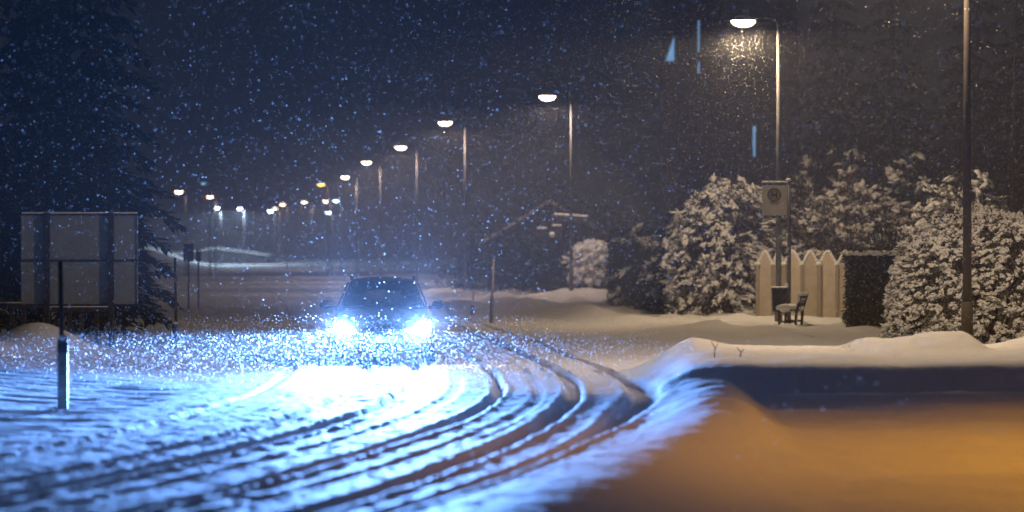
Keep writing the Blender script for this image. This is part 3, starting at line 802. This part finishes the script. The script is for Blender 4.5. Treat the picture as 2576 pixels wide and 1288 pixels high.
bush('dome_shrub', 'broad domed shrub with snow lumps rising behind the arched fence', 'shrub', (PX(2165, 83), 84.5, 0.0), (2.2, 2.0, 3.75), 11000, 4500, 0.08, 0.06, 'leaf_dry', stems=9, seed=7, droop=0.2, lump=0.16, shell=0.4, snow_up=0.15, twigs=1500, twig_len=0.7)
bush('twiggy_shrub', 'bare twiggy brown shrub standing tallest behind the bus stop sign', 'shrub', (PX(2085, 88), 89.5, 0.0), (2.2, 1.7, 4.3), 7000, 2600, 0.08, 0.055, 'leaf_dry', stems=12, seed=8, droop=0.0, lump=0.3, shell=0.6, snow_up=0.1, twigs=2200, twig_len=1.0)
bush('twiggy_shrub', 'brown twiggy shrub with snow filling the gap between the stop sign and the domed shrub', 'shrub', (PX(2030, 86), 87.5, 0.0), (1.5, 1.4, 3.5), 7000, 2600, 0.08, 0.055, 'leaf_dry', stems=8, seed=22, droop=0.1, lump=0.22, shell=0.5, snow_up=0.0, twigs=1200, twig_len=0.6)
bush('twiggy_shrub', 'dim shrub with snowy twigs behind the thick dark pole', 'shrub', (PX(2430, 78), 79, 0.0), (1.6, 1.5, 3.7), 4500, 900, 0.13, 0.085, stems=8, seed=12, droop=0.1, lump=0.22, shell=0.5, snow_up=0.0, twigs=500, twig_len=0.7, long=2.0)
bush('twiggy_shrub', 'small snowy fir top showing above the domed shrub, left of the thick dark pole', 'shrub', (PX(2300, 84), 85.5, 0.0), (1.0, 1.0, 4.5), 3000, 500, 0.13, 0.09, stems=5, seed=14, droop=0.1, lump=0.3, shell=0.6, snow_up=0.0, twigs=200, twig_len=0.6, long=2.0)
# dark hedges in the middle distance
box_hedge('long dark hedge left of the snowy shrubs', PX(1545, 94), PX(1745, 94), 93, 99, PZ(585, 94), 7000, nsnow=260, snow=False, name='dark_hedge')
bush('dark_shrub', 'dark bare shrub behind the direction signpost', 'shrub', (PX(1420, 130), 130, 0.0), (3.2, 2.0, 4.3), 7000, 0, 0.17, 0.12, stems=7, seed=15, lump=0.3, shell=0.5, snow_up=0.3)
bush('dark_shrub', 'dark shrub to the right of the car behind the pale stakes', 'shrub', (PX(1265, 135), 136, 0.0), (2.8, 2.0, 3.3), 6000, 0, 0.17, 0.12, stems=7, seed=16, lump=0.3, shell=0.5, snow_up=0.3)
bush('dark_shrub', 'dark shrub between the snow topped bush and the long hedge', 'shrub', (PX(1580, 122), 123, 0.0), (2.0, 1.6, 3.4), 4500, 0, 0.16, 0.12, stems=7, seed=17, lump=0.3, shell=0.5, snow_up=0.3)
# small bush under a heavy snow cap near the signpost
t = bush('snow_capped_bush', 'small bush under one heavy rounded snow cap beside the signpost', 'bush', (PX(1495, 115), 115, gz(PX(1495, 115), 115)+0.55), (0.68, 0.6, 1.35), 700, 1500, 0.10, 0.15, stems=0, seed=18, droop=0.5, lump=0.12, shell=0.2, snow_up=-0.4)
b = MB(); b.tube((0, 0, -0.6), (0.02, 0, 0.4), 0.09, 0.06, 8); b.build('trunk', M['bark'], t, True)

# spruces: left wood and right background
for i, (x, d, h, r, lab) in enumerate((
        (PX(205, 66), 68, 13.5, 2.5, 'dark spruce with drooping snowy boughs right behind the billboard'),
        (PX(40, 72), 73, 15.0, 3.6, 'dark spruce at the left edge behind the billboard'),
        (PX(130, 90), 92, 17.0, 3.8, 'tall dark spruce deep in the wood above the billboard'),
        (PX(-120, 64), 60, 14.0, 3.5, 'dark spruce partly cut by the left picture edge'))):
    spruce(lab, x, d, h, r, 'dark spruces of the left wood', seed=i, tiers=20, dens=0.8, snow=False)
for i, (x, d, h, r, lab) in enumerate((
        (PX(2260, 112), 114, 15.5, 3.6, 'black spruce behind the domed shrub at right'),
        (PX(2480, 104), 106, 14.5, 3.6, 'black spruce behind the thick dark pole'),
        (PX(2120, 125), 128, 17.0, 4.0, 'black spruce behind the tall lit street lamp'),
        (PX(2620, 96), 97, 14.0, 3.6, 'black spruce at the right picture edge'))):
    spruce(lab, x, d, h, r, 'black spruces behind the right shrubs', seed=9+i, tiers=18, dens=0.7, snow=False)

# ------------------------------------------------------------------ billboard and small things at left
DL = 56.0
t = empty('billboard', (PX(200, DL), DL, 0.0)); tag(t, 'large grey billboard seen from behind, standing on two dark posts', 'billboard')
xl, xr = PX(55, DL)-PX(200, DL), PX(346, DL)-PX(200, DL); zb, zm, zt = PZ(765, DL), PZ(655, DL), PZ(541, DL)
cuts = [xl, PX(120, DL)-PX(200, DL), PX(281, DL)-PX(200, DL), xr]
for (za, zc) in ((zb, zm-0.01), (zm+0.01, zt)):
    for a, c in zip(cuts, cuts[1:]):
        b = MB(); b.box(((a+c)/2, 0, (za+zc)/2), (c-a-0.012, 0.025, zc-za)); b.build('panel', M['signback'], t)
for xx in cuts[1:3]:
    zg = gz(PX(200, DL)+xx, DL)
    b = MB(); b.box((xx, -0.08, (zt+0.05+zg-0.2)/2), (0.105, 0.11, zt+0.05-zg+0.2)); b.build('post', M['darkpole'], t)
for zz, nm in ((zm, 'rail'), (zb-0.02, 'rail'), (zt+0.01, 'rail')):
    b = MB(); b.box(((xl+xr)/2, -0.025, zz), (xr-xl+0.03, 0.045, 0.035)); b.build(nm, M['darkpole'], t)
for xx in (xl, xr):
    b = MB(); b.box((xx, -0.022, (zb+zt)/2), (0.022, 0.04, zt-zb)); b.build('edge_trim', M['alloy'], t)
b = MB(); b.box(((xl+xr)/2, -0.01, zt+0.045), (xr-xl, 0.09, 0.035), None, 0.015); b.build('snow_cap', M['snow'], t)

DW = 58.0
t = empty('rail_fence', (PX(130, DW), DW, 0.0)); tag(t, 'low dark wooden rail fence under the billboard', 'fence')
for x in (-40, 30, 60, 118, 175, 205, 243):
    xx = PX(x, DW); b = MB(); b.box((xx-PX(130, DW), 0, 0.40), (0.085, 0.08, 1.0)); b.build('post', M['wood_dark'], t)
for (xa, xb, y) in ((-60, 150, 769), (115, 275, 779)):
    b = MB(); b.box((PX((xa+xb)/2, DW)-PX(130, DW), -0.05, PZ(y, DW)), (PX(xb, DW)-PX(xa, DW), 0.04, 0.10)); rl = b.build('rail', M['wood_dark'], t)
    b = MB(); b.box((PX((xa+xb)/2, DW)-PX(130, DW), -0.05, PZ(y, DW)+0.065), (PX(xb, DW)-PX(xa, DW), 0.06, 0.03), None, 0.012); b.build('snow_cap', M['snow'], rl)

def marker_post(x, d, htop, label, h=0.87, name='marker_post', stick=None, sx=0.0, w=0.125):
    z0 = gz(x, d)-0.05
    t = empty(name, (x, d, z0)); tag(t, label, 'marker post', 'road marker posts')
    b = MB(); b.prism([(-w/2, -0.05, 0), (w/2, -0.05, 0), (w*0.38, 0.06, 0), (-w*0.38, 0.06, 0)], (0, 0, h)); b.build('post', M['postwhite'], t)
    b = MB(); b.prism([(-w/2-.003, -0.054, h-0.17), (w/2+.003, -0.054, h-0.17), (w*0.39, 0.064, h-0.17), (-w*0.39, 0.064, h-0.17)], (0, 0, 0.13)); b.build('black_band', M['black'], t)
    b = MB(); b.box((0, -0.056, h-0.35), (0.045, 0.008, 0.17)); b.build('reflector', M['black'], t)
    b = MB(); b.ball((0, 0, h+0.01), (w*0.5, 0.065, 0.045), 2); b.build('snow_cap', M['snow'], t, True)
    if stick:
        b = MB(); b.tube((sx, 0.09, 0.05), (sx-0.03, 0.10, stick), 0.033, 0.030, 8); b.build('snow_stake', M['wood_dark'], t, True)
    return t
DM = 33.7
marker_post(PX(159, DM), DM, 0, 'near road marker post with a tall snow stake, left foreground', 0.90, stick=1.84, sx=-0.02)
marker_post(PX(440, 62), 62, 0, 'far small road marker post with a thin stake, beyond the billboard', 0.42, stick=1.9, sx=0.02, w=0.12)
def sign_back(label, x, d, ytop, w, h, post_r=0.03, name='road_sign'):
    z0 = gz(x, d)-0.1; zt = PZ(ytop, d)-z0
    t = empty(name, (x, d, z0)); tag(t, label, 'road sign', 'road signs seen from behind')
    b = MB(); b.tube((0, 0.03, 0), (0, 0.03, zt), post_r, post_r, 10); b.build('post', M['darkpole'], t, True)
    b = MB(); b.box((0, 0, zt-h/2), (w, 0.02, h), None, 0.005); b.build('sign_plate', M['black'], t)
    b = MB(); b.box((0, 0, zt+0.015), (w*0.9, 0.05, 0.04), None, 0.015); b.build('snow_cap', M['snow'], t)
    return t
sign_back('dark rectangular road sign on a thin post left of the road', PX(474, 92), 92, 612, 0.34, 0.60)
sign_back('narrow dark sign on a thin post next to the rectangular sign', PX(499, 98), 98, 628, 0.18, 0.42)

# ------------------------------------------------------------------ signpost, stakes right of the car
DS = 112.5
x = PX(1390, DS); z0 = gz(x, DS)-0.1
t = empty('direction_signpost', (x, DS, z0)); tag(t, 'dark direction signpost whose arms carry bright strips of snow', 'signpost')
b = MB(); b.tube((0, 0, 0), (0, 0, PZ(540, DS)-z0), 0.06, 0.055, 10); b.build('post', M['darkpole'], t, True)
def arm_board(xa, xb, ya, yb, hh, tip):
    A = Vector((PX(xa, DS)-x, -0.07, PZ(ya, DS)-z0)); B = Vector((PX(xb, DS)-x, -0.07, PZ(yb, DS)-z0))
    pts = [A, B, B+Vector((tip, 0, -hh/2)), B+Vector((0, 0, -hh)), A+Vector((0, 0, -hh))] if tip else [A, B, B+Vector((0, 0, -hh)), A+Vector((0, 0, -hh))]
    b = MB(); b.prism(pts, (0, 0.03, 0)); bd = b.build('arm_board', M['signback_dark'], t)
    b = MB()
    n = 14
    for k in range(n):
        p = A.lerp(B, k/(n-1)); b.ball(p+Vector((0, 0.015, 0.03)), ((B-A).length/n*0.9, 0.05, 0.045+0.012*random.random()), 2)
    b.build('snow_cap', M['snow'], bd, True)
M['signback_dark'] = mat('dark_sign_board', (0.06, 0.06, 0.065), 0.6, 0.3)
arm_board(1397, 1476, 541, 546, 0.24, 0.12)
arm_board(1390, 1412, 569, 569, 0.34, 0)
arm_board(1352, 1374, 576, 576, 0.30, 0)
b = MB(); b.box((PX(1374, DS)-x, -0.02, PZ(582, DS)-z0), (0.5, 0.05, 0.05)); b.build('bracket', M['darkpole'], t)
b = MB(); b.ball((-0.02, -0.06, PZ(590, DS)-z0), (0.13, 0.10, 0.12), 2); b.build('snow_clump', M['snow'], t, True)

def stake(px, d, ytop, label, r=0.035, m='postwhite'):
    x = PX(px, d); z0 = gz(x, d)-0.1; t = empty('snow_stake', (x, d, z0)); tag(t, label, 'snow stake', 'snow stakes on the right verge')
    h = PZ(ytop, d)-z0
    b = MB(); b.tube((0, 0, 0), (0.02, 0, h*0.45), r*1.7, r*1.5, 8); b.build('sleeve', M[m], t, True)
    b = MB(); b.tube((0.02, 0, h*0.45), (0.06, 0, h), r*0.9, r*0.8, 8); b.build('rod', M['wood'], t, True)
    b = MB(); b.ball((0.06, 0, h), (r*1.4, r*1.4, r*1.2), 1); b.build('snow_cap', M['snow'], t, True)
stake(1236, 78, 655, 'pale snow stake on the verge right of the car')
stake(1187, 88, 730, 'short dark snow stake nearer the car on the right verge', 0.03, 'black')
# two dry stalks on the snow island
for (px, py, hh) in ((1797, 893, 0.26), (1862, 897, 0.16)):
    d = 40.5; x = PX(px, d); z0 = gz(x, d)
    t = empty('dry_stalk', (x, d, z0-0.02)); tag(t, 'taller dry stalk poking out of the snow island' if hh > 0.2 else 'shorter dry stalk near the front edge of the snow island', 'stalk', 'dry stalks in the snow')
    b = MB(); b.tube((0, 0, 0), (0.01, 0, hh*0.6), 0.009, 0.007, 6); b.tube((0.01, 0, hh*0.6), (-0.05, 0, hh), 0.007, 0.004, 6); b.build('stem', M['bark'], t)
    b = MB(); b.tube((0.01, 0, hh*0.55), (0.06, 0, hh*0.9), 0.006, 0.003, 6); b.build('twig', M['bark'], t)
# thin mast at the right edge
d = 62.0; x = PX(2543, d); z0 = gz(x, d)
t = empty('thin_mast', (x, d, z0-0.1)); tag(t, 'thin leaning mast near the right picture edge', 'mast')
b = MB(); b.tube((0, 0, 0), (PX(2556, d)-x, 0, 9.0), 0.035, 0.022, 8); b.build('pole', M['darkpole'], t, True)
b = MB(); b.ball((PX(2556, d)-x, 0, 9.0), (0.05, 0.05, 0.05), 2); b.build('finial', M['steel'], t, True)

# ------------------------------------------------------------------ buildings
DT = 150.0
xa, xb = PX(1703, DT), PX(2010, DT)
t = empty('apartment_block', ((xa+xb)/2, DT, 0.0)); tag(t, 'tall dark building with pale blue lit window slits beyond the shrubs', 'building')
w = xb-xa; H = 19.0
b = MB(); b.box((0, 8, H/2-0.5), (w, 16, H+1)); b.build('wall', M['wall'], t)
b = MB(); b.box((0, 8, H+0.15), (w+0.5, 16.5, 0.3)); rf = b.build('roof', M['roof'], t)
b = MB(); b.box((0, 8, H+0.36), (w+0.3, 16.3, 0.14), None, 0.05); b.build('snow_cap', M['snow'], rf)
def lit(pts, depth=0.05):
    q = [P(px, py, DT) for px, py in pts]; o = Vector(((xa+xb)/2, DT, 0))
    b = MB(); b.prism([p-o+Vector((0, -0.03, 0)) for p in q], (0, -0.03, 0)); wn = b.build('window', M['window_blue'], t)
    b = MB(); n = len(q)
    for k in range(n): b.tube(q[k]-o+Vector((0, -0.05, 0)), q[(k+1) % n]-o+Vector((0, -0.05, 0)), 0.045, 0.045, 6)
    b.build('frame', M['frame_blue'], wn)
M['frame_blue'] = mat('pale_window_frame', (0.5, 0.55, 0.6), 0.5, 0.3)
o_ = Vector(((xa+xb)/2, DT, 0)); q = [(150.5, 156), (160.5, 156), (151.6, 90), (150.5, 90)]
q = [Vector((xa-0.02, dd, PZ(yy, dd)))-o_ for dd, yy in q]
b = MB(); b.prism(q, (-0.03, 0, 0)); wn = b.build('window', M['window_blue'], t)
b = MB()
for k in range(4): b.tube(q[k]+Vector((-0.05, 0, 0)), q[(k+1) % 4]+Vector((-0.05, 0, 0)), 0.06, 0.06, 6)
b.build('frame', M['frame_blue'], wn)
lit([(1754, 50), (1761, 50), (1761, 132), (1754, 132)])
lit([(1754, 184), (1761, 184), (1761, 155), (1754, 155)])
lit([(1892, 316), (1902, 316), (1901, 396), (1893, 396)])
# unlit windows in rows
for zz in (3.0, 6.0, 9.0, 12.0, 15.0):
    for k in range(5):
        xx = -w/2+0.75+k*(w-1.5)/4
        if any(abs(xx+(xa+xb)/2-PX(px, DT)) < 0.75 and abs(zz-PZ(py, DT)) < 2.4 for px, py in ((1715, 120), (1757, 95), (1757, 170), (1897, 356))): continue
        b = MB(); b.box((xx, -0.02, zz), (0.8, 0.06, 1.2)); wn = b.build('window', M['glassdark'], t)
        b = MB(); b.box((xx, -0.06, zz-0.65), (0.95, 0.14, 0.07)); b.build('sill', M['frame'], wn)

def house(label, px, d, half, ze, za, depth, wins=2):
    x = PX(px, d); t = empty('gabled_house', (x, d, 0.0)); tag(t, label, 'house', 'snowy houses beside the far road')
    b = MB(); b.prism([(-half, 0, -0.6), (half, 0, -0.6), (half, 0, ze), (0, 0, za), (-half, 0, ze)], (0, depth, 0)); b.build('wall', M['wall'], t)
    for s in (-1, 1):
        e = Vector((s*(half+0.5), -0.4, ze-0.5*(za-ze)/half)); r = Vector((0, -0.4, za))
        b = MB(); b.prism([e+Vector((0, 0, 0.04)), r+Vector((0, 0, 0.04)), r+Vector((0, 0, 0.18)), e+Vector((0, 0, 0.18))], (0, depth+0.8, 0)); rf = b.build('roof', M['roof'], t)
        b = MB(); b.prism([e+Vector((0, 0.03, 0.185)), r+Vector((0, 0.03, 0.185)), r+Vector((0, 0.03, 0.40)), e+Vector((0, 0.03, 0.36))], (0, depth+0.72, 0)); b.build('snow_cover', M['snow'], rf)
    for k in range(wins):
        xx = (k-(wins-1)/2)*half*0.9
        b = MB(); b.box((xx, -0.02, 1.6), (0.9, 0.07, 1.2)); wn = b.build('window', M['glassdark'], t)
        b = MB(); b.box((xx, -0.05, 0.96), (1.05, 0.14, 0.07)); b.build('sill', M['frame'], wn)
        b = MB(); b.box((xx, -0.06, 1.6), (0.05, 0.04, 1.2)); b.build('frame', M['frame'], wn)
    b = MB(); b.box((half*0.4, depth*0.5, za+0.1), (0.6, 0.6, 1.4)); b.build('chimney', M['wall'], t)
    return t
house('faint gabled house with snowy roof behind the direction signpost', 1385, 172, 3.9, 2.6, 4.9, 8)
house('low house with a long snowy roof at the far end of the road, left', 545, 395, 7.0, 1.6, 2.5, 10, 3)

# ------------------------------------------------------------------ falling snow
def falling_snow():
    def batch(n, d0, d1, power, r0, r1):
        u = rng.random(n); d = (d0**power+(d1**power-d0**power)*u)**(1/power)
        hw = d*1288/F+1.2; hh = d*660/F+0.6
        x = (rng.random(n)*2-1)*hw; z = EYE+(rng.random(n)*2-1)*hh
        g, _ = height(x, d); ok = z > g+0.05
        d, x, z = d[ok], x[ok], z[ok]
        # keep flakes out of the car body
        ok = ~((np.abs(x+2.13) < 1.0) & (d > CARD-0.1) & (d < CARD+4.5) & (z < 1.55))
        d, x, z = d[ok], x[ok], z[ok]
        r = r0+(r1-r0)*rng.random(len(d))**2
        return np.stack([x, d, z], -1), r
    L, Rr = [], []
    for a in ((12000, 24, 40, 2.6, 0.003, 0.007), (185000, 36, 80, 2.6, 0.003, 0.0072), (90000, 75, 140, 2.6, 0.007, 0.014)):
        p, r = batch(*a); L.append(p); Rr.append(r)
    # denser gusts in the slant of air right before the car
    n = 24000
    d = 37+10.2*rng.random(n); x = -2.1+(rng.random(n)-0.5)*2*(2.5+5.5*rng.random(n)); z = 0.04+0.85*rng.random(n)**1.2
    L.append(np.stack([x, d, z], -1)); Rr.append(0.003+0.004*rng.random(n)**2)
    # extra flakes crowded round the nearest lit lamp to form its halo
    for q, (hx, hy, px_, *_r) in enumerate(row[:1]):
        d0 = F/((640-hy)/6.3); n = 3000 if q == 0 else 800; R_ = 3.6 if q == 0 else 3.2
        u = rng.normal(size=(n, 3)); u /= np.linalg.norm(u, axis=1)[:, None]
        rr = 0.40+rng.exponential(R_*0.36, n)
        c = np.array([PX(hx, d0), d0, PZ(hy, d0)-0.35])
        pp = c+u*rr[:, None]*np.array([1.0, 1.0, 1.15])
        L.append(pp[pp[:, 2] < c[2]+0.9]); Rr.append((0.0035+0.004*rng.random(len(L[-1]))**2)*(d0/75)**0.8)
    p = np.concatenate(L); r = np.concatenate(Rr); n = len(p)
    a = np.arange(5)*2*math.pi/5
    tv = np.stack([np.cos(a), np.sin(a), 0.15*np.cos(2*a)], -1); tf = np.array([[0, 1, 2], [0, 2, 3], [0, 3, 4]])
    sc = r[:, None]*np.array([[1.35, 0.85, 1.0]])*(0.8+0.4*rng.random((n, 3)))
    o = scatter('falling_snow', tv, tf, p, rotations(n), sc, M['flake'], None, False, 0.2)
    tag(o, 'snowflakes falling through the air in front of the whole scene', 'snowfall', kind='stuff')
falling_snow()

# ------------------------------------------------------------------ extra mist added round the car to carry the headlight glow
b = MB(); b.ball((-2.0, 49.6, 2.0), (4.8, 3.6, 2.6), 3); sp_ = b.build('glow_mist', None)
m = bpy.data.materials.new('glow_mist'); m.use_nodes = True; nt = m.node_tree; nt.nodes.clear()
o = nt.nodes.new('ShaderNodeOutputMaterial'); pv = nt.nodes.new('ShaderNodeVolumePrincipled')
pv.inputs['Color'].default_value = (0.92, 0.95, 1.0, 1); pv.inputs['Density'].default_value = 0.018; pv.inputs['Anisotropy'].default_value = 0.0
nt.links.new(pv.outputs[0], o.inputs['Volume'])
sp_.data.materials.append(m); tag(sp_, 'extra mist added round the oncoming car to carry its headlight glow', 'snow mist', kind='stuff')

# ------------------------------------------------------------------ haze of fine snow in the air
b = MB(); b.box((0, 235, 10.0), (420, 560, 24.0)); hz = b.build('haze', None)
m = bpy.data.materials.new('haze'); m.use_nodes = True; nt = m.node_tree; nt.nodes.clear()
o = nt.nodes.new('ShaderNodeOutputMaterial'); pv = nt.nodes.new('ShaderNodeVolumePrincipled')
pv.inputs['Color'].default_value = (0.86, 0.90, 1.0, 1); pv.inputs['Density'].default_value = HAZE; pv.inputs['Anisotropy'].default_value = 0.0
nt.links.new(pv.outputs[0], o.inputs['Volume'])
hz.data.materials.append(m); hz['kind'] = 'stuff'; hz['label'] = 'thin snowy haze filling the night air'
